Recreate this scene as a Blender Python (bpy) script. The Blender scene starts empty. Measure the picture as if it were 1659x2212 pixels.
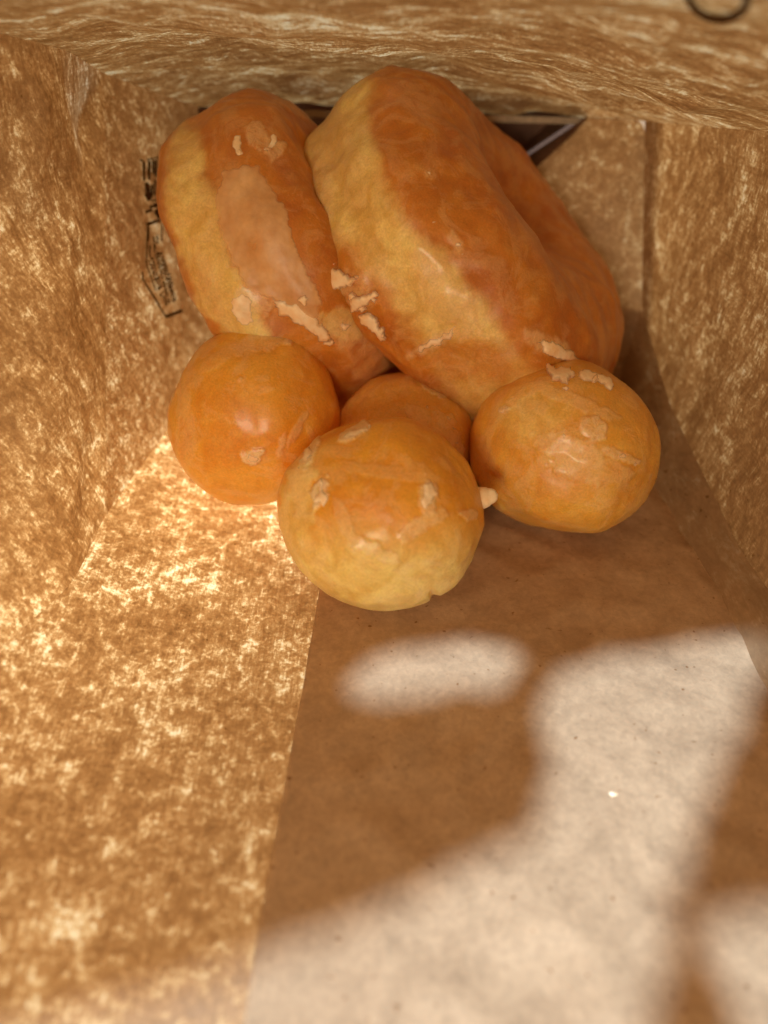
import bpy, bmesh, math, random
from mathutils import Vector, Matrix, noise, Euler
from mathutils.bvhtree import BVHTree
random.seed(7)
S = 0.01                                  # everything below is written in centimetres
scn = bpy.context.scene
col = scn.collection

# ------------------------------------------------------------------ camera
PITCH = math.atan2(.6018, .7986); CP, SP = math.cos(PITCH), math.sin(PITCH)
HC = 9.7; F = 1662.0
cam_d = bpy.data.cameras.new('camera'); cam = bpy.data.objects.new('camera', cam_d); col.objects.link(cam)
cam.location = (0, 0, HC*S); cam.rotation_euler = (math.pi/2 - PITCH, 0, 0)
cam_d.sensor_fit = 'VERTICAL'; cam_d.sensor_height = 36; cam_d.lens = 36*F/2212
cam_d.clip_start = 0.002; cam_d.clip_end = 50
cam_d.dof.use_dof = True; cam_d.dof.focus_distance = 0.135; cam_d.dof.aperture_fstop = 10
scn.camera = cam

# ------------------------------------------------------------------ world and lamps
w = bpy.data.worlds.new('World'); scn.world = w; w.use_nodes = True
w.node_tree.nodes['Background'].inputs[0].default_value = (1.0, .72, .46, 1)
w.node_tree.nodes['Background'].inputs[1].default_value = 0.11
SUND = Vector((1.15, 6.76, -9.7)).normalized()
sun_d = bpy.data.lights.new('sun', 'SUN'); sun = bpy.data.objects.new('sun', sun_d); col.objects.link(sun)
sun.rotation_euler = SUND.to_track_quat('-Z', 'Y').to_euler()
sun_d.energy = 7.2; sun_d.angle = math.radians(2.5); sun_d.color = (.52, .73, 1.0)
def area(name, loc, target, size, power, color):
    d = bpy.data.lights.new(name, 'AREA'); o = bpy.data.objects.new(name, d); col.objects.link(o)
    d.shape = 'DISK'; d.size = size*S; d.energy = power; d.color = color
    o.location = Vector(loc)*S
    o.rotation_euler = (Vector(target)-Vector(loc)).to_track_quat('-Z', 'Y').to_euler()
    return o
area('glow_under_bag', (-9, 6, -17), (-3, 7, 0), 16, .58, (1, .85, .62))
area('glow_under_corner', (-9.5, 14.5, -5), (-4.2, 12.8, .3), 5, .085, (1, .90, .68))
area('glow_under_corner', (-3.6, 13.4, -3.2), (-3.2, 13.3, 0), 1.2, .03, (1, .94, .78))
area('glow_beside_bag', (-23, 10, 1), (-6, 11, 3), 16, .25, (1, .76, .48))
area('light_from_mouth', (-4.5, -13, 9.8), (1, 14, 2.5), 5.5, .28, (1, .81, .57))
area('glow_beside_bag', (26, 8, 10), (7, 12, 4), 18, .13, (1, .74, .48))
area('glow_behind_bag', (17, 27, 5), (5.5, 20, 3.5), 7, .19, (1, .88, .64))
scn.view_settings.view_transform = 'Standard'; scn.view_settings.look = 'None'
scn.view_settings.exposure = 0; scn.view_settings.gamma = 1

# ------------------------------------------------------------------ helpers
def ray(u, v):
    tx = (u-829.5)/F; ty = -(v-1106)/F
    return Vector((tx, CP+ty*SP, -SP+ty*CP))
CAMP = Vector((0, 0, HC))
def onfloor(u, v, z=0.0):
    d = ray(u, v); return CAMP + d*((z-HC)/d.z)
def at(u, v, s): return CAMP + ray(u, v)*s
def project(p):
    y, dz = p.y, HC-p.z
    s = y*CP + dz*SP; up = y*SP - dz*CP
    s = max(s, .01)
    return 829.5+F*p.x/s, 1106-F*up/s
def fbm(p, o=4):
    return noise.fractal(p, .6, 2.1, o)
def sm(a, b, x):
    t = min(1, max(0, (x-a)/(b-a))); return t*t*(3-2*t)

def empty(name, loc, label, cat, group=None):
    o = bpy.data.objects.new(name, None); col.objects.link(o); o.location = Vector(loc)*S
    o.empty_display_size = .01; o['label'] = label; o['category'] = cat
    if group: o['group'] = group
    return o
def mesh(name, verts, faces, mat, parent=None, smooth=True, attrs=None, recalc=False):
    """verts in world centimetres; when parented, stored relative to the parent's base"""
    off = parent.location.copy() if parent else Vector((0, 0, 0))
    pp = parent
    while pp is not None and pp.parent is not None:
        pp = pp.parent; off = off + pp.location
    me = bpy.data.meshes.new(name)
    me.from_pydata([Vector(v)*S - off for v in verts], [], faces); me.update()
    if recalc:
        bm = bmesh.new(); bm.from_mesh(me); bmesh.ops.recalc_face_normals(bm, faces=bm.faces); bm.to_mesh(me); bm.free()
    for k, vals in (attrs or {}).items():
        a = me.attributes.new(k, 'FLOAT', 'POINT'); a.data.foreach_set('value', vals)
    for p in me.polygons: p.use_smooth = smooth
    me.materials.append(mat)
    o = bpy.data.objects.new(name, me); col.objects.link(o)
    if parent: o.parent = parent
    return o
def grid(nu, nv, fn):
    vs = [fn(i/nu, j/nv) for j in range(nv+1) for i in range(nu+1)]
    fs = [(j*(nu+1)+i, j*(nu+1)+i+1, (j+1)*(nu+1)+i+1, (j+1)*(nu+1)+i) for j in range(nv) for i in range(nu)]
    return vs, fs

# ------------------------------------------------------------------ materials
class N:
    def __init__(s, name):
        s.m = bpy.data.materials.new(name); s.m.use_nodes = True; s.t = s.m.node_tree; s.t.nodes.clear()
        s.out = s.t.nodes.new('ShaderNodeOutputMaterial')
    def n(s, typ, **kw):
        x = s.t.nodes.new('ShaderNode'+typ)
        for k, v in kw.items(): setattr(x, k, v)
        return x
    def l(s, a, b): s.t.links.new(a, b)
    def val(s, x, sock):
        if hasattr(x, 'node'): s.l(x, sock)
        else: sock.default_value = x
    def math(s, op, a, b=None, c=None, clamp=False):
        x = s.n('Math', operation=op); x.use_clamp = clamp
        s.val(a, x.inputs[0])
        if b is not None: s.val(b, x.inputs[1])
        if c is not None: s.val(c, x.inputs[2])
        return x.outputs[0]
    def coord(s, scale, kind='Object'):
        t = s.n('TexCoord'); m = s.n('Mapping'); s.l(t.outputs[kind], m.inputs[0])
        m.inputs['Scale'].default_value = scale if isinstance(scale, tuple) else (scale,)*3
        return m.outputs[0]
    def noise(s, vec, scale, detail=3, rough=.55, dist=0):
        x = s.n('TexNoise'); s.l(vec, x.inputs['Vector']); x.inputs['Scale'].default_value = scale
        x.inputs['Detail'].default_value = detail; x.inputs['Roughness'].default_value = rough
        x.inputs['Distortion'].default_value = dist; return x.outputs['Fac']
    def ramp(s, fac, stops):
        r = s.n('ValToRGB'); s.l(fac, r.inputs[0]); e = r.color_ramp.elements
        while len(e) < len(stops): e.new(.5)
        for i, (p, c) in enumerate(stops):
            e[i].position = p; e[i].color = (*c, 1) if len(c) == 3 else c
        return r.outputs[0]
    def mix(s, f, a, b, bt='MIX'):
        x = s.n('Mix', data_type='RGBA', blend_type=bt)
        s.val(f, x.inputs[0])
        for q, i in ((a, 6), (b, 7)):
            if hasattr(q, 'node'): s.l(q, x.inputs[i])
            else: x.inputs[i].default_value = (*q, 1)
        return x.outputs[2]
    def attr(s, name):
        a = s.n('Attribute'); a.attribute_name = name; return a.outputs['Fac']

def paper_mat(name, trans, refl, contrast=1.0, gain=1.0, fine=(1, 1, 1), tint=(1, 1, 1)):
    q = N(name); c = q.coord(tuple(100.0*f for f in fine))
    # long fibres lie in every direction in the sheet
    n1 = q.noise(c, 12, 6, .74, .25)
    n2 = q.noise(c, 3.0, 5, .66, .3)
    n3 = q.noise(c, .55, 3, .5)
    n4 = q.noise(c, 30, 2, .6)
    def fibre(ang, sc):
        t = q.n('TexCoord'); m = q.n('Mapping'); q.l(t.outputs['Object'], m.inputs[0])
        m.inputs['Rotation'].default_value = (ang*.6, ang*.3, ang); m.inputs['Scale'].default_value = (sc*9, sc, sc*7)
        return q.noise(m.outputs[0], 1.0, 2, .5, .35)
    fib = q.math('MAXIMUM', q.math('MAXIMUM', fibre(.5, 260), fibre(2.0, 240)), fibre(1.2, 300))
    fib = q.math('SUBTRACT', fib, .12)
    v = q.math('MULTIPLY', n1, .27)
    v = q.math('MULTIPLY_ADD', n2, .32, v)
    v = q.math('MULTIPLY_ADD', n3, .18, v)
    v = q.math('MULTIPLY_ADD', n4, .06, v)
    v = q.math('MULTIPLY_ADD', fib, .17, v)
    v = q.math('MULTIPLY_ADD', q.math('SUBTRACT', v, .5), contrast*1.5, .5)
    tc = q.ramp(v, [(p_, tuple(min(1, x_*t_) for x_, t_ in zip(c_, tint))) for p_, c_ in
                    [(.33, (.14, .062, .017)), (.46, (.30, .15, .052)), (.53, (.48, .28, .12)), (.585, (.82, .61, .35)), (.65, (1, .95, .76))]])
    spots = q.ramp(q.noise(c, 10.0, 1, .3), [(.73, (1, 1, 1)), (.80, (.55, .42, .30))])
    base = q.ramp(q.noise(c, 9, 5, .7, .5), [(.3, tuple(x*.82 for x in refl)), (.7, tuple(min(1, x*1.12) for x in refl))])
    base = q.mix(1.0, base, q.ramp(q.noise(c, 1.6, 4, .6, .8), [(.36, (.91, .90, .89)), (.62, (1.08, 1.08, 1.08))]), 'MULTIPLY')
    base = q.mix(1.0, base, spots, 'MULTIPLY')
    df = q.n('BsdfDiffuse'); q.l(base, df.inputs[0])
    tr = q.n('BsdfTranslucent'); q.l(tc, tr.inputs[0])
    gl = q.n('BsdfGlossy'); gl.inputs['Roughness'].default_value = .5; gl.inputs[0].default_value = (.9, .8, .7, 1)
    bp = q.n('Bump'); bp.inputs['Strength'].default_value = .32; bp.inputs['Distance'].default_value = .0003
    q.l(q.math('MULTIPLY_ADD', n1, .6, q.math('MULTIPLY', q.noise(c, 3.4, 2), .5)), bp.inputs['Height'])
    for b in (df, tr, gl): q.l(bp.outputs[0], b.inputs['Normal'])
    m1 = q.n('MixShader'); m1.inputs[0].default_value = trans; q.l(df.outputs[0], m1.inputs[1]); q.l(tr.outputs[0], m1.inputs[2])
    m2 = q.n('MixShader'); m2.inputs[0].default_value = .035; q.l(m1.outputs[0], m2.inputs[1]); q.l(gl.outputs[0], m2.inputs[2])
    q.l(m2.outputs[0], q.out.inputs[0])
    return q.m
KRAFT = (.52, .335, .185)
M_paper = paper_mat('kraft_paper', .48, KRAFT, contrast=1.12, fine=(1.25, 1.25, 1.25))
M_wall = paper_mat('kraft_paper_side', .60, KRAFT, contrast=1.0, fine=(.75, 1.2, .75))
M_strip_shade = paper_mat('kraft_paper_crease_shade', .16, (.36, .22, .11), contrast=1.0, fine=(1.0, .5, 1.0))  # same kraft, darkened in colour to shade the strip below the crease
M_top = paper_mat('kraft_paper_top', .60, KRAFT, contrast=1.25, fine=(.50, 1.5, .9), tint=(1.0, .74, .46))
M_double = paper_mat('kraft_paper_double', .05, KRAFT, contrast=.4)
M_sun_mask = paper_mat('kraft_paper_sun_mask', .03, KRAFT, contrast=.4)
M_base_shade = paper_mat('kraft_paper_base_shade', .02, (.20, .10, .06), contrast=.4)  # same kraft, the shade of the recess put into its colour
M_lip_lit = paper_mat('kraft_paper_edge_lit', .35, (.85, .72, .52), contrast=1.0)

def ink():
    q = N('print_ink'); b = q.n('BsdfDiffuse'); c = q.coord(100.0)
    q.l(q.ramp(q.noise(c, 14, 3), [(.35, (.05, .028, .014)), (.7, (.14, .08, .035))]), b.inputs[0]); q.l(b.outputs[0], q.out.inputs[0]); return q.m
M_ink = ink()

def dough(name, brown, deep, pale, glaze):
    q = N(name); c = q.coord(100.0)
    n1 = q.noise(c, 1.0, 4, .6, .6); n2 = q.noise(c, 5.5, 4, .6, .3); n3 = q.noise(c, 26, 3, .6)
    br = q.mix(q.ramp(n1, [(.36, (0, 0, 0)), (.64, (1, 1, 1))]), deep, brown)
    pl = q.mix(q.ramp(q.noise(c, 2.0, 4, .6, 1.0), [(.38, (0, 0, 0)), (.62, (1, 1, 1))]), tuple(x*y for x, y in zip(pale, (.82, .72, .52))), pale)
    pa = q.math('MULTIPLY_ADD', q.math('SUBTRACT', n2, .5), .5, q.attr('pale'), clamp=True)
    b = q.mix(pa, br, pl)
    ga = q.math('MULTIPLY', q.attr('glaze'), q.ramp(q.noise(c, 5.5, 5, .75, .8), [(.36, (.35,)*3), (.52, (.95,)*3)]))
    # thin dried glaze film: fine crackle that whitens the crust a little everywhere
    film = q.ramp(q.noise(c, 1.3, 7, .68, 1.2), [(.50, (0, 0, 0)), (.56, (.28, .28, .28)), (.70, (.42, .42, .42))])
    g = q.math('MAXIMUM', ga, q.math('MULTIPLY', film, .55))
    b = q.mix(g, b, glaze)
    sp = q.ramp(n3, [(.3, (.86, .84, .80)), (.7, (1.08, 1.06, 1.04))])
    b = q.mix(1.0, b, sp, 'MULTIPLY')
    p = q.n('BsdfPrincipled'); q.l(b, p.inputs['Base Color'])
    p.inputs['Subsurface Weight'].default_value = .4; p.inputs['Subsurface Radius'].default_value = (.004, .0018, .0005)
    p.inputs['Subsurface Scale'].default_value = 1.0
    q.l(q.math('MULTIPLY_ADD', n2, .35, .36), p.inputs['Roughness'])
    p.inputs['Specular IOR Level'].default_value = .42
    p.inputs['Coat Weight'].default_value = .5; p.inputs['Coat Roughness'].default_value = .29
    bp = q.n('Bump'); bp.inputs['Strength'].default_value = .5; bp.inputs['Distance'].default_value = .0004
    h = q.math('MULTIPLY_ADD', n3, .22, q.math('MULTIPLY', n2, .6)); h = q.math('MULTIPLY_ADD', g, .9, h)
    q.l(h, bp.inputs['Height']); q.l(bp.outputs[0], p.inputs['Normal'])
    q.l(p.outputs[0], q.out.inputs[0]); return q.m
GLZ = (.92, .62, .30)
M_dough = dough('glazed_dough', (.68, .26, .028), (.52, .15, .012), (.95, .71, .25), GLZ)
M_hole = dough('glazed_dough_ball', (.90, .44, .042), (.80, .31, .018), (1.0, .78, .28), (.98, .72, .42))

def glazemat(name='sugar_glaze', lo=(.90, .55, .24), hi=(1.0, .82, .54), amin=.6):
    q = N(name); c = q.coord(100.0)
    p = q.n('BsdfPrincipled')
    q.l(q.ramp(q.noise(c, 4, 4, .6), [(.3, lo), (.7, hi)]), p.inputs['Base Color'])
    p.inputs['Roughness'].default_value = .42
    bp = q.n('Bump'); bp.inputs['Strength'].default_value = .5; bp.inputs['Distance'].default_value = .0003
    q.l(q.noise(c, 12, 4, .6), bp.inputs['Height']); q.l(bp.outputs[0], p.inputs['Normal'])
    al = q.math('MULTIPLY', q.attr('body'), q.math('MULTIPLY_ADD', q.noise(c, 2.2, 3, .5), 1.0, amin), clamp=True)
    tp = q.n('BsdfTransparent'); mx = q.n('MixShader'); q.l(al, mx.inputs[0]); q.l(tp.outputs[0], mx.inputs[1]); q.l(p.outputs[0], mx.inputs[2])
    q.l(mx.outputs[0], q.out.inputs[0]); return q.m
M_glaze = glazemat()
M_sheet = glazemat('thin_glaze_sheet', (.86, .49, .18), (.95, .62, .30), .05)

# ------------------------------------------------------------------ paper bag
bag = empty('paper_bag', (0, 8, 0), 'crumpled brown kraft paper bag seen from inside, glowing where light comes through', 'paper bag')
def lerp(a, b, t): return a + (b-a)*t
def poly(pts, y):                        # piecewise linear of y -> vector
    if y <= pts[0][0]: return Vector(pts[0][1])
    for (y0, a), (y1, b) in zip(pts, pts[1:]):
        if y <= y1:
            return Vector(a).lerp(Vector(b), (y-y0)/(y1-y0))
    return Vector(pts[-1][1])
# rails along the bag, each indexed by a common parameter t (0 mouth .. 1 back crease .. 1.35 base)
R_FL = [(0, (-7.3, -7, 1.0)), (.50, (-6.75, 6.0, 1.0)), (.86, (-5.25, 9.7, .9)), (1, (-5.35, 11.6, .8)), (1.35, (-4.0, 21, .7))]
R_CL = [(0, (-7.6, -1.0, 12.6)), (.35, (-7.2, 6, 10.7)), (.66, (-6.5, 12.6, 8.85)), (.86, (-5.65, 16.0, 8.0)), (1, (-5.85, 18.3, 7.35)), (1.35, (-4.5, 21, 6.27))]
R_CR = [(0, (7.6, -1.0, 12.3)), (.35, (7.9, 7, 8.9)), (.7, (7.0, 15.3, 6.8)), (1, (6.2, 20.3, 6.1)), (1.35, (5.0, 21, 6.05))]
R_G = [(0, (7.2, -7, .6)), (.5, (6.75, 9.3, .55)), (.62, (6.6, 10.9, .55)), (.85, (6.55, 15.6, 1.05)), (1, (6.6, 18.8, 2.0)), (1.35, (4.9, 20.9, 2.6))]
R_FR = [(0, (6.3, -7, 0)), (.55, (6.1, 8.0, 0)), (.85, (5.9, 13, 0)), (1, (5.8, 17, 0)), (1.35, (4.6, 21, 0))]
def smoothrail(R, t):
    a = Vector((0, 0, 0)); ws = 0
    for k in (-2, -1, 0, 1, 2):
        wgt = (1, 2, 3, 2, 1)[k+2]; a += poly(R, min(1.35, max(0, t+k*.022)))*wgt; ws += wgt
    return a/ws
def crumple(p, amt=1.0):
    q = p*.33
    a = noise.noise(q+Vector((3, 1, 7)))*.22 + noise.noise(p*.95)*.085
    r = abs(noise.noise(p*.55+Vector((9, 2, 4))))          # sharp little creases
    r2 = abs(noise.noise(p*1.3+Vector((1, 12, 4))))
    return (a - r*.22 - r2*.05)*amt
def panel(name, Ra, Rb, nrm, t0, t1, nu, nv, mat, bulge=0, amt=1.0, fil=False, offs=0.0):
    nrm = Vector(nrm)
    def fn(a, b):
        t = lerp(t0, t1, b)
        pa, pb = smoothrail(Ra, t), smoothrail(Rb, t)
        p = pa.lerp(pb, a)
        if fil: p.z = pa.z*max(0, 1-a/.33)**2
        edge = min(a, 1-a)
        e = sm(0, .12, edge)*sm(0, .06, abs(t-1))
        bg = bulge*(sm(1.35, 1.12, t) if nrm.z < -.9 else sm(0, .25, abs(t-1)))
        p = p + nrm*(bg*math.sin(math.pi*a)) + nrm*crumple(p, amt)*e + nrm*offs
        return p
    return grid(nu, nv, fn)
def addpanel(name, *a, **k):
    vs, fs = panel(name, *a, **k)
    return mesh(name, vs, fs, a[7] if len(a) > 7 else k['mat'], bag)
def P(name, Ra, Rb, nrm, t0, t1, nu, nv, mat, **k):
    vs, fs = panel(name, Ra, Rb, nrm, t0, t1, nu, nv, mat, **k)
    return mesh(name, vs, fs, mat, bag)
floor_o = P('broad_panel', R_FL, R_FR, (0, 0, 1), 0, 1.35, 110, 240, M_paper, amt=.22, fil=True)
top_o = P('broad_panel', R_CL, R_CR, (0, 0, -1), .11, 1.35, 130, 240, M_top, bulge=-.55, amt=.9)
left_o = P('gusset_panel', R_CL, R_FL, (1, 0, 0), 0, 1.0, 110, 190, M_wall, bulge=-.45, amt=1.1)
corner_o = P('gusset_fold', R_CL, R_FL, (1, 0, 0), 1.0, 1.35, 110, 90, M_paper, bulge=-.1, amt=.35)
right_o = P('gusset_panel', R_G, R_CR, (-1, .0, .3), 0, 1.0, 90, 240, M_wall, bulge=-.15, amt=.7)
strip_o = P('gusset_crease', R_FR, R_G, (-.6, 0, .4), 0, 1.35, 30, 240, M_strip_shade, bulge=.04, amt=.3)

# second ply glued along the bottom wall, its cut edge running down the middle
def seamx(y): return -1.18 - .054*(10.3-y) + noise.noise(Vector((0, y*.8, 3)))*.03
def plyf(a, b):
    y = lerp(-7, 20.6, b); xr = 6.35 - .55*sm(9.5, 16, y)
    x = lerp(seamx(y), xr+.05, a)
    p = Vector((x, y, 0)); p.z = crumple(p, .10)*.9 + .10 - .06*sm(.93, 1, a) + .02*sm(.03, 0, a)
    # shallow dents in the doubled paper
    p.z += (.05*noise.noise(Vector((x*.5, y*.5, 2))) + .035*(1-abs(noise.noise(Vector((x*.9, y*.9, 8))))*2.5) + .012*noise.noise(Vector((x*3, y*3, 1))))*sm(0, .15, a)
    return p
vs, fs = grid(120, 260, plyf)
def solidify(vs, fs, th, nu, nv):
    n = len(vs); low = [Vector(v)-Vector((0, 0, th)) for v in vs]
    fs2 = [tuple(reversed([i+n for i in f])) for f in fs]
    rim = [(j*(nu+1), (j+1)*(nu+1), (j+1)*(nu+1)+n, j*(nu+1)+n) for j in range(nv)]
    return vs+low, fs+fs2+rim
vs, fs = solidify(vs, fs, .018, 120, 260)
ply_o = mesh('glued_overlap', vs, fs, M_double, bag, smooth=True)

# back of the bag: folded base, its shade put into the colour, and a corner flap in front of it
def basef(a, b):
    x = lerp(-5.6, 5.9, a); z = lerp(-.1, 7.0, b)
    return Vector((x, 23.0 - .2*b + .12*noise.noise(Vector((x*.6, z*.6, 1))), z))
vs, fs = grid(50, 40, basef); mesh('folded_base', vs, fs, M_base_shade, bag)
def capf(a, b):
    x = lerp(-5.6, 5.9, a); y = lerp(20.95, 23.2, b); return Vector((x, y, 6.62+.12*b))
vs, fs = grid(40, 6, capf); mesh('recess_light_block', vs, fs, M_base_shade, bag)  # closing piece added to keep outside light out of the recess
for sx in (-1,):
    vs, fs = grid(6, 20, lambda a, b: Vector((sx*lerp(4.9, 5.3, a), lerp(20.9, 23.2, a), lerp(-.1, 6.9, b)))); mesh('recess_light_block', vs, fs, M_base_shade, bag)
# right corner flap with a slanting free edge
def flapf(a, b):
    # a: from the right crease towards the free edge, b: from top down to the floor
    R = poly([(0, (7.2, 20.0, 6.25)), (.65, (7.3, 18.5, 2.0)), (1, (7.0, 16.3, -.05))], b)
    L = poly([(0, (4.98, 20.75, 6.08)), (.10, (4.62, 20.62, 5.72)), (.2, (3.97, 20.5, 5.15)), (.5, (2.0, 20.2, 3.4)), (1, (1.6, 19.3, -.05))], b)
    p = R.lerp(L, a)
    # one straight crease in the flap
    p.y += .22*abs(a-.45)*1.6 + .06*noise.noise(p*.9)
    return p
vs, fs = grid(50, 60, flapf); mesh('corner_flap', vs, fs, M_paper, bag)
def backf(a, b):
    L = poly([(0, (4.98, 20.75, 6.9)), (.02, (4.98, 20.75, 6.08)), (.10, (4.62, 20.62, 5.72)), (.2, (3.97, 20.5, 5.15)), (.5, (2.0, 20.2, 3.4)), (1, (1.6, 19.3, -.05))], b)
    return Vector((L.x-.02, L.y-.01+3.2*a, L.z))
vs, fs = grid(6, 40, backf); mesh('recess_light_block', vs, fs, M_base_shade, bag)  # wall added behind the flap edge to shut light out of the recess
# narrow turned edge of the top wall, its lit look put into a pale colour
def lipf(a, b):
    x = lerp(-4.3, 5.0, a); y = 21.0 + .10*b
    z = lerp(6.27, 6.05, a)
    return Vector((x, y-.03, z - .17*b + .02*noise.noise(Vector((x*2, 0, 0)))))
vs, fs = grid(80, 3, lipf); mesh('turned_edge', vs, fs, M_lip_lit, bag)

# unseen sheet added above and behind the lens; its gaps shape the sun patches
def inpoly(x, y, pl):
    c = False; j = len(pl)-1
    for i in range(len(pl)):
        xi, yi = pl[i]; xj, yj = pl[j]
        if (yi > y) != (yj > y) and x < (xj-xi)*(y-yi)/(yj-yi)+xi: c = not c
        j = i
    return c
gapA = [(752, 1472), (785, 1432), (870, 1408), (1000, 1390), (1080, 1398), (1115, 1430), (1105, 1465), (1050, 1490), (940, 1500), (830, 1515), (770, 1500)]
gapB = [(1205, 1455), (1290, 1425), (1400, 1400), (1520, 1385), (1640, 1380), (1660, 1430), (1600, 1520), (1570, 1600), (1525, 1700), (1490, 1790), (1455, 1880),
        (1435, 1990), (1410, 2110), (1400, 2230), (1380, 2500), (1300, 3600), (-500, 3600), (-500, 2330), (200, 2190), (420, 2120), (560, 2075), (700, 2010), (830, 1960), (960, 1890),
        (1080, 1835), (1150, 1800), (1175, 1760), (1178, 1650), (1180, 1550)]
gapC = [(1520, 2060), (1570, 1985), (1700, 1940), (1900, 1930), (1900, 2600), (1700, 2500), (1640, 2300), (1590, 2200)]
gaps = [[(lambda q: (q.x, q.y))(onfloor(*p)) for p in g] for g in (gapA, gapB, gapC)]
def maskz(x, y):
    a = min(1, max(0, (x+7.4)/15)); k = lerp(.27, .425, a); return lerp(12.6, 12.3, a) - (k if y > -1 else .10)*(y+1)
NXm, NYm = 190, 170
mv, mf, idx = [], [], {}
def mvert(i, j):
    if (i, j) not in idx:
        x = -9 + 18*i/NXm; y = -10 + 12.2*j/NYm
        idx[(i, j)] = len(mv); mv.append(Vector((x, y, maskz(x, y) + .12*noise.noise(Vector((x*.6, y*.6, 5))))))
    return idx[(i, j)]
for i in range(NXm):
    for j in range(NYm):
        x = -9 + 18*(i+.5)/NXm; y = -10 + 12.2*(j+.5)/NYm; z = maskz(x, y)
        h = Vector((x, y, z)) + SUND*(z/-SUND.z)
        wob = Vector((h.x+.18*noise.noise(h*1.4), h.y+.16*noise.noise(h*1.4+Vector((5, 5, 5)))))
        if any(inpoly(wob.x, wob.y, g) for g in gaps): continue
        mf.append((mvert(i, j), mvert(i+1, j), mvert(i+1, j+1), mvert(i, j+1)))
mesh('sun_mask_sheet', mv, mf, M_sun_mask, bag)

# ---- printing seen on the paper
def bvh_of(o):
    me = o.data; mw = o.matrix_world.copy()
    off = Vector((0, 0, 0)); q = o
    while q: off += q.location; q = q.parent
    return BVHTree.FromPolygons([(v.co+off)/S for v in me.vertices], [tuple(p.vertices) for p in me.polygons])
B_left = bvh_of(corner_o); B_top = bvh_of(top_o)
def cast(bvh, u, v, lift=.03):
    d = ray(u, v).normalized(); h, n, _, dist = bvh.ray_cast(CAMP, d)
    if h is None: return None
    if n.dot(d) > 0: n = -n
    return h + n*lift
def strokes(name, quads, bvh, mat, n=3, lift=.03):
    vs, fs = [], []
    for q in quads:
        pts = []; ok = True
        for j in range(n+1):
            for i in range(n+1):
                a, b = i/n, j/n
                u = (q[0][0]*(1-a)+q[1][0]*a)*(1-b)+(q[3][0]*(1-a)+q[2][0]*a)*b
                v = (q[0][1]*(1-a)+q[1][1]*a)*(1-b)+(q[3][1]*(1-a)+q[2][1]*a)*b
                h = cast(bvh, u, v, lift)
                if h is None: ok = False; break
                pts.append(h)
            if not ok: break
        if not ok: continue
        o = len(vs); vs += pts
        fs += [(o+j*(n+1)+i, o+j*(n+1)+i+1, o+(j+1)*(n+1)+i+1, o+(j+1)*(n+1)+i) for j in range(n) for i in range(n)]
    return mesh(name, vs, fs, mat, bag)
def zz(x, y): return ((500+x/2.765)*.54, (550+y/2.765)*.54)       # zoomed study pixels -> display pixels
def bar(p, q, wd):
    p = Vector(zz(*p)); q = Vector(zz(*q)); d = (q-p).normalized(); n = Vector((-d.y, d.x))*wd*.5
    return [tuple(p+n), tuple(q+n), tuple(q-n), tuple(p-n)]
lines = []
for a, b, wd in [((225, 965), (375, 915), 5.5), ((440, 1985), (625, 1915), 6), ((240, 960), (225, 1400), 2.2), ((225, 1400), (330, 1700), 2.0),
                 ((180, 1490), (185, 1570), 2.4), ((185, 1570), (440, 1985), 2.8), ((230, 250), (430, 205), 2.5), ((195, 270), (200, 480), 4.5),
                 ((225, 500), (250, 700), 7), ((250, 250), (240, 420), 2.5), ((290, 260), (295, 420), 2.2), ((330, 800), (370, 880), 9), ((215, 830), (290, 800), 5),
                 ((280, 700), (370, 690), 2.5), ((150, 250), (190, 265), 3), ((400, 205), (470, 215), 2), ((205, 640), (270, 640), 6)]:
    lines.append(bar(a, b, wd*1.2))
for k, (x, y) in enumerate([(395, 310), (380, 380), (370, 455), (358, 520), (360, 595)]):
    lines.append(bar((x-18, y), (x+20, y-3), 8.5))
for x0, y0, x1, y1, wd in [(262, 265, 255, 470, 5), (312, 250, 310, 400, 4), (338, 245, 330, 440, 4), (410, 250, 395, 640, 4), (235, 520, 262, 690, 9), (290, 520, 285, 660, 5), (320, 470, 318, 640, 4),
                       (300, 760, 370, 745, 9), (260, 770, 300, 765, 6), (345, 840, 372, 890, 10), (400, 960, 395, 1150, 3), (250, 990, 245, 1150, 3), (265, 1200, 262, 1330, 3)]:
    lines.append(bar((x0, y0), (x1, y1), wd))
rows = [((255, 1360), (400, 1790)), ((285, 1330), (445, 1850)), ((330, 1290), (480, 1840)), ((350, 1270), (530, 1820)), ((385, 1270), (545, 1800)), ((420, 1370), (520, 1640)),
        ((310, 1100), (318, 1260)), ((345, 1080), (352, 1240))]
rnd = random.Random(3)
for (a, b) in rows:
    t = 0; L = math.hypot(b[0]-a[0], b[1]-a[1])
    while t < L:
        ln = rnd.choice((14, 20, 26, 34)); 
        p = (a[0]+(b[0]-a[0])*t/L, a[1]+(b[1]-a[1])*t/L); q = (a[0]+(b[0]-a[0])*(t+ln)/L, a[1]+(b[1]-a[1])*(t+ln)/L)
        if rnd.random() < .93: lines.append(bar(p, q, rnd.uniform(3.8, 5.6)))
        t += ln + rnd.choice((8, 11, 15))
strokes('printed_panel', lines, B_left, M_ink, 3)
ring = []
for k in range(26):
    a0, a1 = [math.radians(-15 + 210*x/26) for x in (k, k+1)]
    f = lambda a, r: (1553+math.cos(a)*(72*r)+math.sin(a)*6, -22+math.sin(a)*62*r)
    r0, r1 = .70+.16*(1-math.sin((a0+a1)/2)**2)*.4, 1.0
    ring.append([f(a0, r1), f(a1, r1), f(a1, r0), f(a0, r0)])
strokes('printed_emblem', ring, B_top, M_ink, 1, .05)

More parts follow.
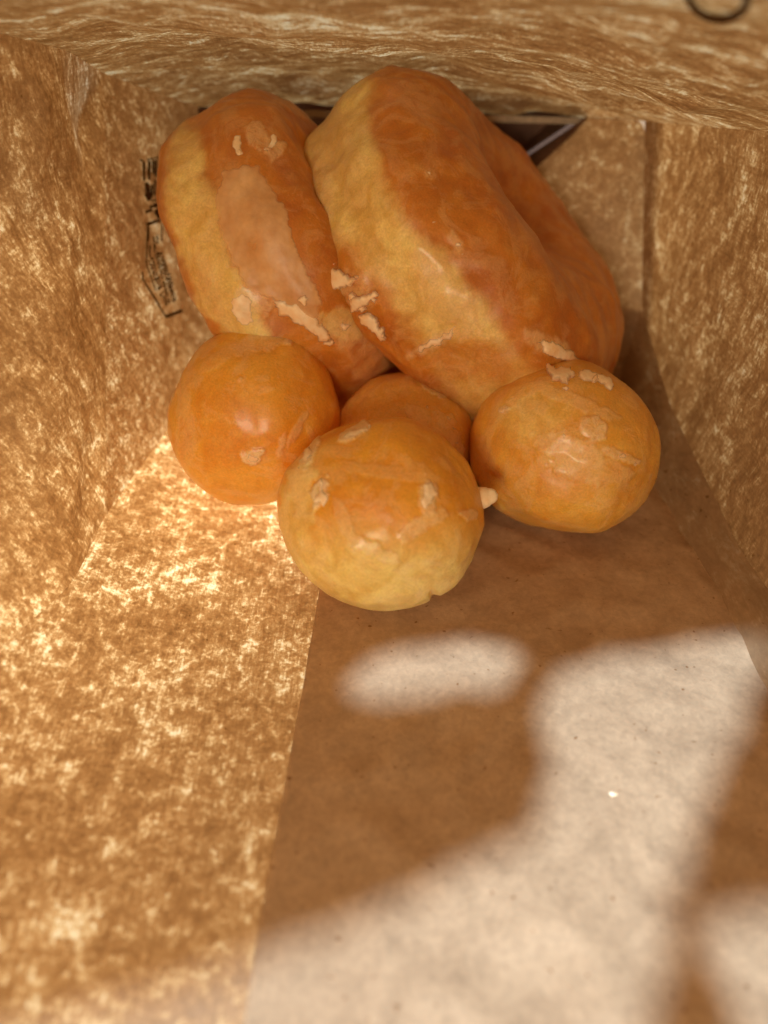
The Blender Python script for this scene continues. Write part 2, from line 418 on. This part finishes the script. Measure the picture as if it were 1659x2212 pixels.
# ------------------------------------------------------------------ doughnuts
CR = Vector((1, 0, 0)); CU = Vector((0, SP, CP)); CF = Vector((0, CP, -SP))      # camera right / up / forward in the world
def blob(u, v, f):
    """soft irregular ellipse in the look of the crust: f = (u, v, ru, rv, angle, amount, ragged)"""
    cu, cv, ru, rv, an, amt, rg = f
    du, dv = u-cu, v-cv; c, s = math.cos(math.radians(an)), math.sin(math.radians(an))
    x, y = (du*c+dv*s)/ru, (-du*s+dv*c)/rv
    d = math.hypot(x, y) + rg*noise.fractal(Vector((u*.03, v*.03, cu)), .7, 2.2, 4)
    return amt*sm(1.12, .88, d) if rg > .25 else amt*sm(1.5, .5, d)
def shade_vertex(p, nrm, feats):
    u, v = project(p)
    if nrm.dot(CAMP-p) < -.2: return 0.0
    g = 0
    for f in feats:
        if abs(u-f[0]) < f[2]+f[3]+40 and abs(v-f[1]) < f[2]+f[3]+40: g = max(g, blob(u, v, f))
    return g

def doughnut(label, cu, cv, s, Lang, theta, Ro, Ri, half, feats, pfeats, seed, band=.30, bandoff=0, pfn=None):
    c = at(cu, cv, s)
    L = (CR*math.cos(math.radians(Lang)) + CU*math.sin(math.radians(Lang))).normalized()
    tocam = (CAMP-c).normalized()
    L = (L - tocam*L.dot(tocam)).normalized()
    N0 = L.cross(tocam).normalized()
    if N0.dot(CR) < 0: N0 = -N0
    th = math.radians(theta)
    Nn = (N0*math.cos(th) + tocam*math.sin(th)).normalized()
    A = tocam - Nn*tocam.dot(Nn); A.normalize(); Bv = Nn.cross(A)
    rc = (Ro+Ri)/2; ra = (Ro-Ri)/2
    NU, NV = 420, 190
    vs, ps, loc = [], [], []
    so = Vector((seed*3.1, seed*1.7, seed))
    for i in range(NU):
        a = 2*math.pi*i/NU; rad = A*math.cos(a)+Bv*math.sin(a)
        wob = 1 + .035*noise.noise(rad*1.3+so)
        for j in range(NV):
            b = 2*math.pi*j/NV; cb, sb = math.cos(b), math.sin(b)
            e = .86
            x = ra*math.copysign(abs(cb)**e, cb); z = half*math.copysign(abs(sb)**e, sb)
            lp = rad*rc + Nn*z
            # waist along the pale band
            if cb > 0: x -= .12*math.exp(-(z/.42)**2)*(1 + .6*noise.noise(rad*2.2+so))
            d = .10*noise.noise((rad*rc+rad*x+Nn*z)*.5+so) - .05*abs(noise.noise((rad*rc+rad*x+Nn*z)*.8+so*2)) + .036*noise.noise((rad*(rc+x)+Nn*z)*1.1+so) + .018*noise.noise((rad*(rc+x)+Nn*z)*3.2+so)
            q = c + rad*(rc*wob + x*(1+d)) + Nn*(z*(1+d)) 
            vs.append(q)
            zz_ = z/half + .16*noise.fractal(rad*2.6+Vector((0, 0, z*.8))+so, .8, 2.2, 4) - bandoff
            ps.append(sm(band+.16, band-.06, abs(zz_)) if cb > -.2 else 0.0)
    fs = [(i*NV+j, i*NV+(j+1) % NV, ((i+1) % NU)*NV+(j+1) % NV, ((i+1) % NU)*NV+j) for i in range(NU) for j in range(NV)]
    me = bpy.data.meshes.new('t'); me.from_pydata(vs, [], fs); me.update()
    nr = [v.normal.copy() for v in me.vertices]
    if (nr[0]).dot(vs[0]-c) < 0: nr = [-n for n in nr]; fs = [tuple(reversed(f)) for f in fs]
    bpy.data.meshes.remove(me)
    gl = [shade_vertex(p, n, feats) for p, n in zip(vs, nr)]
    for k, (p, n) in enumerate(zip(vs, nr)):
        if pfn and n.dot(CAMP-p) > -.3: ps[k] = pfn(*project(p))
        x = shade_vertex(p, n, pfeats); ps[k] = max(ps[k], x) if x >= 0 else ps[k]
    vs = [p + n*(.045*g) for p, n, g in zip(vs, nr, gl)]
    zmin = min(v.z for v in vs)
    root = empty('doughnut', (c.x, c.y, max(0, zmin)), label, 'doughnut', None)
    body = mesh('ring', vs, fs, M_dough, root, attrs={'pale': ps, 'glaze': gl})
    return root, body, c

def hole(label, cu, cv, s, r, su, sv, sd, rot, feats, pfeats, seed, base_pale=None, nick=None):
    c = at(cu, cv, s)
    bm = bmesh.new(); bmesh.ops.create_icosphere(bm, subdivisions=7, radius=1)
    so = Vector((seed*2.3, seed, -seed*1.1)); cr, sr = math.cos(math.radians(rot)), math.sin(math.radians(rot))
    fwd = (c-CAMP).normalized(); right = fwd.cross(Vector((0, 0, 1))).normalized(); up = right.cross(fwd)
    vs, ps, gl = [], [], []
    for v in bm.verts:
        x, y, z = v.co
        d = 1 + .075*noise.noise(v.co*1.3+so) - .03*abs(noise.noise(v.co*1.9+so)) + .022*noise.noise(v.co*3+so) + .006*noise.noise(v.co*9+so)
        X, Y = x*su*r*d, y*sv*r*d
        X, Y = X*cr-Y*sr, X*sr+Y*cr
        p = c + right*X + up*Y - fwd*(z*sd*r*d)
        vs.append(p)
    fs = [tuple(v.index for v in f.verts) for f in bm.faces]
    nr = [(p-c).normalized() for p in vs]; bm.free()
    for k, (p, n) in enumerate(zip(vs, nr)):
        g = shade_vertex(p, n, feats); gl.append(g)
        u, v = project(p); pa = max(0, shade_vertex(p, n, pfeats)); 
        if base_pale: pa = max(pa, base_pale(u, v, p, c))
        ps.append(min(1, pa)); 
        q = p + n*(.035*g)
        if nick:
            dd = math.hypot(u-nick[0], v-nick[1])
            q = q - n*(.10*sm(nick[2], 0, dd))
        vs[k] = q
    zmin = min(v.z for v in vs)
    root = empty('doughnut_hole', (c.x, c.y, max(0, zmin)), label, 'doughnut hole', 'small glazed doughnut holes in the bag')
    body = mesh('dough_ball', vs, fs, M_hole, root, attrs={'pale': ps, 'glaze': gl})
    return root, body, c

def flake(body, root, pts, th=.05, lift=.0, curl=0.0, res=7, rag=.5, name='glaze_flake', mat=None):
    """sheet of dried glaze: an irregular outline laid on the crust, with thickness and lifted rims"""
    bvh = bvh_of(body)
    us = [p[0] for p in pts]; vv = [p[1] for p in pts]; u0, u1, v0, v1 = min(us)-6, max(us)+6, min(vv)-6, max(vv)+6
    nx = max(4, int((u1-u0)/res)); ny = max(4, int((v1-v0)/res))
    idx, vs, fs, gi = {}, [], [], {}
    cx, cy = sum(us)/len(us), sum(vv)/len(vv)
    last = [None]
    def vert(i, j):
        if (i, j) in idx: return idx[(i, j)]
        u = u0+(u1-u0)*i/nx; v = v0+(v1-v0)*j/ny
        d = ray(u, v).normalized(); h, n, _, dist = bvh.ray_cast(CAMP, d)
        if h is None:
            hh = bvh.find_nearest(CAMP + d*last_d[0]); 
            h = CAMP + d*last_d[0]; n = (CAMP-h).normalized(); h = h + (hh[0]-h)*.3
        else: last_d[0] = dist if last_d[0] is None else last_d[0]*.7+dist*.3
        if n.dot(d) > 0: n = -n
        r = math.hypot((u-cx)/(u1-u0), (v-cy)/(v1-v0))*2
        bump = .5+.5*noise.noise(Vector((u*.035, v*.035, cx)))
        idx[(i, j)] = len(vs); vs.append((h, n, lift + curl*r*r*bump + .012*noise.noise(Vector((u*.1, v*.1, 2)))))
        return idx[(i, j)]
    h = bvh.ray_cast(CAMP, ray(cx, cy).normalized()); last_d = [h[3] if h[0] is not None else (bvh.find_nearest(CAMP+ray(cx, cy).normalized()*15)[0]-CAMP).length]
    for j in range(ny):
        for i in range(nx):
            u = u0+(u1-u0)*(i+.5)/nx; v = v0+(v1-v0)*(j+.5)/ny
            wu = u + rag*14*noise.fractal(Vector((u*.05, v*.05, 4.2)), .7, 2.2, 4); wv = v + rag*14*noise.fractal(Vector((u*.05, v*.05, 9.2)), .7, 2.2, 4)
            if inpoly(wu, wv, pts): fs.append((vert(i, j), vert(i+1, j), vert(i+1, j+1), vert(i, j+1)))
    if not fs: return None
    n = len(vs)
    ec = {}
    for f in fs:
        for a, b in zip(f, f[1:]+f[:1]): ec[(min(a, b), max(a, b))] = ec.get((min(a, b), max(a, b)), 0)+1
    rimv = {k for e_, c_ in ec.items() if c_ == 1 for k in e_}
    nb = {}
    for (a, b) in ec: nb.setdefault(a, set()).add(b); nb.setdefault(b, set()).add(a)
    ring2 = {k for q in rimv for k in nb[q]} - rimv
    hk = [0.12 if k in rimv else (.62 if k in ring2 else 1.0) for k in range(n)]
    low = curl < .045 and lift < .04
    if low: hk = [(-.9 if k in rimv else (.45 if k in ring2 else 1.0)) for k in range(n)]
    top = [h+nn*(l+th*hk[k]*(.7+.6*noise.noise(h*2.3))) for k, (h, nn, l) in enumerate(vs)]; bot = [h+nn*(l-.06) for h, nn, l in vs]
    cnt = {}
    for f in fs:
        for a, b in zip(f, f[1:]+f[:1]): cnt[(a, b)] = 1
    side = [(a, b, b+n, a+n) for (a, b) in cnt if (b, a) not in cnt]
    allf = list(fs)+[tuple(k+n for k in reversed(f)) for f in fs]+[(b, a, a+n, b+n) for (a, b, _, _) in [(s[0], s[1], 0, 0) for s in side]]
    if low:
        bot = []; allf = list(fs); hk = [max(0, x) for x in hk]
    o = mesh(name, top+bot, allf, mat or M_glaze, root, recalc=True, attrs={'body': [(.3 if h < .2 else (.7 if h < .7 else 1.0)) for h in hk]*(1 if low else 2)})
    m = o.modifiers.new('round', 'SMOOTH'); m.factor = .6; m.iterations = 3
    return o

def itp(pts, v):
    if v <= pts[0][0]: return pts[0][1]
    for (a, x), (b, y) in zip(pts, pts[1:]):
        if v <= b: return lerp(x, y, (v-a)/(b-a))
    return pts[-1][1]
def between(lo, hi, wl, wh, side=.0):
    def f(u, v):
        nn = 30*noise.fractal(Vector((u*.012, v*.012, 7)), .8, 2.2, 4)
        a = itp(lo, v)+nn; b = itp(hi, v)+nn*.9
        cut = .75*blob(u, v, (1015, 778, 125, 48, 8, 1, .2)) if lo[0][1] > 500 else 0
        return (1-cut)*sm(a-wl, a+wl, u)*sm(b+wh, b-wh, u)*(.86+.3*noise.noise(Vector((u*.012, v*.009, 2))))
    return f
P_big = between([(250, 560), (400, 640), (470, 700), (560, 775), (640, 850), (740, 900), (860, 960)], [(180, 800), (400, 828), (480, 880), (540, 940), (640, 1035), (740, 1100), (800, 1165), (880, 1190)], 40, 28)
P_lft = between([(250, 380), (400, 378), (550, 395), (650, 430), (740, 500)], [(250, 400), (330, 440), (450, 470), (600, 520), (700, 560), (800, 620)], 16, 16)
# --- the doughnut against the left side of the bag
d1, b1, c1 = doughnut('glazed ring doughnut at the left, smeared with a wide torn sheet of pale glaze', 640, 572, 17.0, -61, 13, 3.5, .65, 1.66,
    [(560, 300, 40, 22, 60, .55, .5), (600, 330, 24, 12, -60, .6, .5), (455, 620, 16, 90, -22, .35, .2), (740, 720, 60, 30, 30, .5, .5), (550, 650, 45, 34, 10, .6, .4),
     (790, 780, 60, 40, 40, .3, .4), (500, 420, 40, 90, -12, .3, .2), (660, 245, 60, 14, 25, .35, .5)],
    [(740, 700, 50, 30, 30, .6, .3)], 1, band=.30, bandoff=-.05, pfn=P_lft)
flake(b1, d1, [(478, 370), (560, 352), (585, 400), (625, 455), (630, 500), (655, 560), (690, 625), (700, 660), (680, 700), (640, 670), (590, 650), (545, 640), (515, 600), (480, 520), (462, 440)], th=.03, lift=.004, curl=.02, res=4, name='glaze_sheet', mat=M_sheet)
flake(b1, d1, [(590, 645), (640, 655), (690, 690), (720, 740), (690, 735), (640, 700), (600, 680)], th=.05, curl=.05, res=4)
flake(b1, d1, [(505, 290), (525, 292), (528, 330), (512, 345), (500, 320)], th=.03, res=3)
flake(b1, d1, [(590, 285), (603, 290), (598, 315), (570, 325), (580, 305)], th=.03, res=3)
flake(b1, d1, [(500, 640), (540, 635), (550, 700), (520, 705), (497, 670)], th=.03, res=3)
# --- the big one in the middle
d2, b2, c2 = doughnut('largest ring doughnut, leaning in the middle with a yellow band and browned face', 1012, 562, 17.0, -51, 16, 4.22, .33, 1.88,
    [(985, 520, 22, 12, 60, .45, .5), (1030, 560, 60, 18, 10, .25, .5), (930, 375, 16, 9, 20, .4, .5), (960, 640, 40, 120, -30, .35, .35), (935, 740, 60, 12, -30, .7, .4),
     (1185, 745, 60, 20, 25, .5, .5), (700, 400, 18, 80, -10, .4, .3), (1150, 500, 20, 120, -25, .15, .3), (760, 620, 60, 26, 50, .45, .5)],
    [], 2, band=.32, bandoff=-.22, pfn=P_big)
flake(b2, d2, [(697, 575), (705, 560), (722, 575), (745, 590), (775, 600), (765, 615), (735, 618), (710, 605)], th=.07, lift=.10, curl=.08, res=3)
flake(b2, d2, [(668, 475), (685, 480), (690, 500), (700, 530), (690, 535), (672, 505)], th=.05, lift=.05, curl=.05, res=3)
flake(b2, d2, [(760, 640), (790, 632), (820, 625), (822, 640), (795, 655), (770, 668)], th=.05, lift=.08, curl=.06, res=3)
flake(b2, d2, [(775, 675), (800, 670), (820, 700), (840, 730), (820, 728), (790, 705)], th=.05, lift=.05, curl=.06, res=3)
flake(b2, d2, [(900, 745), (950, 728), (985, 700), (980, 725), (950, 745), (905, 762)], th=.04, lift=.02, res=3)
flake(b2, d2, [(1165, 735), (1195, 735), (1240, 758), (1250, 785), (1200, 775), (1170, 760)], th=.03, lift=.02, res=3)

rf = random.Random(11)
def crust(body, root, spots):
    for (u, v, R, lf, cu_) in spots:
        n = rf.randint(7, 10); a0 = rf.uniform(0, 6)
        pts = [(u+math.cos(a0+6.283*k/n)*R*rf.uniform(.5, 1.2), v+math.sin(a0+6.283*k/n)*R*rf.uniform(.4, 1.0)) for k in range(n)]
        flake(body, root, pts, th=.045, lift=lf, curl=cu_, res=2.5, rag=.35)
crust(b2, d2, [(681, 452, 11, .05, .06), (694, 500, 12, .05, .06), (705, 530, 10, .04, .06), (722, 570, 12, .09, .07), (748, 612, 14, .07, .07), (765, 640, 12, .05, .06), (782, 662, 14, .06, .07),
               (800, 690, 13, .05, .06), (826, 715, 12, .05, .06), (770, 600, 12, .02, .03), (808, 648, 9, .02, .03), (938, 480, 7, .01, .01), (990, 530, 9, .01, .02), (1000, 548, 7, .01, .02), (928, 372, 8, .01, .01)])
crust(b1, d1, [(655, 648, 13, .03, .05), (712, 742, 13, .03, .05), (745, 705, 12, .02, .03), (515, 330, 9, .01, .02), (575, 322, 9, .01, .02)])
# --- four doughnut holes
def bounce_front(u, v, p, c): return sm(1090, 1230, v + .18*(830-u)*.3 + 26*noise.noise(Vector((u*.012, v*.012, 3))))  # underside paler: light bounced off the floor, painted into the crust colour
h1, hb1, hc1 = hole('nearest doughnut hole, orange above and painted with yellow floor light below, with a white glaze drip', 827, 1111, 13.15, 1.72, 1.012, .965, 1, 0,
    [(762, 934, 34, 12, -28, .85, .45), (690, 1062, 16, 34, 22, .95, .55), (925, 1072, 20, 40, -8, .62, .5), (668, 985, 12, 40, 28, .7, .6), (840, 1020, 120, 14, 8, .22, .3),
     (905, 1135, 60, 18, -30, .45, .5), (800, 1185, 70, 16, 22, .42, .5), (745, 1130, 16, 60, -20, .3, .3), (900, 1010, 60, 14, 35, .2, .5), (655, 1040, 30, 60, 10, .3, .6), (1010, 1110, 20, 12, 0, .45, .6)],
    [(640, 1100, 40, 110, 10, .7, .3)], 3, bounce_front, nick=(938, 1288, 16))
def bp_left(u, v, p, c): return .18*sm(1000, 1090, v) + .08
h2, hb2, hc2 = hole('smooth orange doughnut hole at the left against the bright paper', 554, 898, 15.45, 1.77, .955, 1.045, 1, -14,
    [(565, 735, 60, 22, -18, .42, .4), (545, 985, 26, 16, -15, .85, .5), (640, 930, 52, 9, -60, .35, .4), (612, 950, 10, 30, 15, .45, .5), (520, 820, 8, 6, 0, .5, .5), (620, 735, 10, 10, 0, .6, .6), (480, 770, 60, 14, -35, .2, .3), (400, 930, 20, 110, 0, .25, .3)],
    [(640, 740, 60, 30, 30, .2, .2)], 4, bp_left)
h3, hb3, hc3 = hole('smallest doughnut hole, tucked behind the nearest one and crusted with sugar', 877, 945, 15.7, 1.37, 1.02, .95, 1, 0,
    [(960, 905, 26, 16, 30, .55, .7), (935, 845, 26, 8, 25, .5, .7), (900, 890, 34, 12, 10, .4, .7), (985, 960, 14, 40, -20, .4, .7), (940, 930, 60, 30, 20, .3, .7)],
    [(870, 860, 90, 50, 0, .25, .2)], 5, lambda u, v, p, c: .38)
h4, hb4, hc4 = hole('doughnut hole at the right wearing ragged glaze flakes on top', 1213, 968, 14.85, 1.75, 1.02, .935, 1, -10,
    [(1090, 884, 14, 8, -20, .75, .5), (1285, 925, 32, 26, 50, .62, .35), (1235, 985, 80, 44, 30, .34, .5), (1215, 945, 18, 8, 0, .5, .6), (1345, 985, 46, 10, 22, .5, .4), (1300, 1020, 70, 30, 0, .25, .4), (1250, 870, 90, 16, 22, .3, .4), (1150, 840, 60, 12, -28, .3, .5)],
    [(1150, 900, 90, 60, 0, .62, .2), (1240, 980, 90, 60, 10, .4, .2)], 6, lambda u, v, p, c: .22)
flake(hb4, h4, [(1170, 790), (1182, 782), (1205, 800), (1235, 798), (1243, 815), (1228, 832), (1200, 828), (1188, 812)], th=.05, lift=.05, curl=.06, res=3)
flake(hb4, h4, [(1245, 812), (1262, 800), (1300, 808), (1318, 812), (1322, 845), (1290, 830), (1255, 828)], th=.04, lift=.03, curl=.04, res=3)
flake(hb4, h4, [(1075, 888), (1100, 876), (1102, 886), (1080, 896)], th=.03, res=2)
flake(hb1, h1, [(683, 1040), (700, 1030), (703, 1060), (712, 1068), (700, 1100), (690, 1085), (678, 1095), (672, 1075), (690, 1062)], th=.03, res=2.5)
flake(hb1, h1, [(735, 945), (755, 925), (790, 918), (800, 924), (770, 940), (745, 955)], th=.025, res=2.5)
flake(hb1, h1, [(915, 1040), (935, 1040), (950, 1065), (938, 1080), (925, 1110), (905, 1085)], th=.025, res=2.5)
flake(hb1, h1, [(662, 965), (678, 960), (668, 985), (655, 1000), (640, 1010), (655, 985)], th=.03, res=2.5)
flake(hb2, h2, [(530, 975), (560, 985), (572, 978), (552, 1000), (540, 1000)], th=.03, res=2.5)
flake(hb3, h3, [(955, 890), (972, 898), (985, 915), (965, 915)], th=.03, res=2.5)
flake(hb3, h3, [(930, 838), (945, 842), (950, 852), (935, 848)], th=.03, res=2.5)

crust(hb4, h4, [(1225, 838, 9, .02, .03), (1282, 820, 10, .05, .06), (1345, 985, 9, .01, .02), (1375, 1003, 8, .01, .02), (1215, 940, 7, .01, .01), (1308, 948, 8, .01, .01), (1190, 800, 8, .06, .06)])
crust(hb3, h3, [(905, 868, 6, .01, .01), (978, 925, 7, .01, .01), (985, 955, 6, .01, .01), (925, 880, 6, .01, .01), (955, 850, 7, .01, .02)])
crust(hb1, h1, [(670, 985, 7, .01, .02), (648, 1012, 6, .01, .02), (1000, 1120, 5, .01, .01), (798, 922, 6, .01, .01), (940, 1095, 7, .01, .01)])
crust(hb2, h2, [(600, 742, 6, .01, .02), (622, 730, 5, .01, .02), (600, 952, 6, .01, .01), (520, 825, 4, .01, .01)])
# white drip of glaze standing off the nearest doughnut hole
def drip(p0, p1, r0, r1, root):
    ax = (p1-p0); L = ax.length; ax.normalize(); s1 = ax.orthogonal().normalized(); s2 = ax.cross(s1)
    vs, fs = [], []; nA, nB = 28, 18
    for j in range(nB+1):
        t = j/nB; ang = t*math.pi/2
        r = lerp(r0, r1, min(1, t*1.2)) if t < .7 else r1*math.sqrt(max(0, 1-((t-.7)/.3)**2))
        for i in range(nA):
            a = 2*math.pi*i/nA; d = 1+.10*noise.noise(Vector((math.cos(a), math.sin(a), t*2)))
            vs.append(p0+ax*(L*t)+s1*(r*math.cos(a)*d)+s2*(r*.85*math.sin(a)*d) - CU*(.05*math.sin(t*2)))
    for j in range(nB):
        for i in range(nA): fs.append((j*nA+i, j*nA+(i+1) % nA, (j+1)*nA+(i+1) % nA, (j+1)*nA+i))
    return mesh('glaze_drip', vs, fs, M_glaze, root, recalc=True, attrs={'body': [3.0]*len(vs)})
drip(at(1012, 1076, 12.85), at(1076, 1062, 12.75), .25, .135, h1)

# crumbs of glaze lying on the paper
def crumb(label, u, v, r, seed):
    c = onfloor(u, v, .09); vs, fs = [], []
    bm = bmesh.new(); bmesh.ops.create_icosphere(bm, subdivisions=3, radius=1)
    for q in bm.verts:
        d = 1+.5*noise.noise(q.co*2+Vector((seed, 0, 0)))
        vs.append(c+Vector((q.co.x*r*1.5*d, q.co.y*r*d, q.co.z*r*.6*d)))
    fs = [tuple(x.index for x in f.verts) for f in bm.faces]; bm.free()
    root = mesh('glaze_crumb', vs, fs, M_glaze, attrs={'body': [3.0]*len(vs)}); root['label'] = label; root['category'] = 'crumb'; root['group'] = 'crumbs of glaze on the paper'
crumb('tiny white glaze crumb on the brown paper just below the nearest doughnut hole', 1043, 1366, .05, 1)
crumb('tiny white glaze crumb on the sunlit patch of paper at the right', 1325, 1716, .045, 5)

scn.render.engine = 'CYCLES'
try:
    scn.cycles.max_bounces = 10; scn.cycles.diffuse_bounces = 6; scn.cycles.sample_clamp_indirect = 6
except Exception: pass
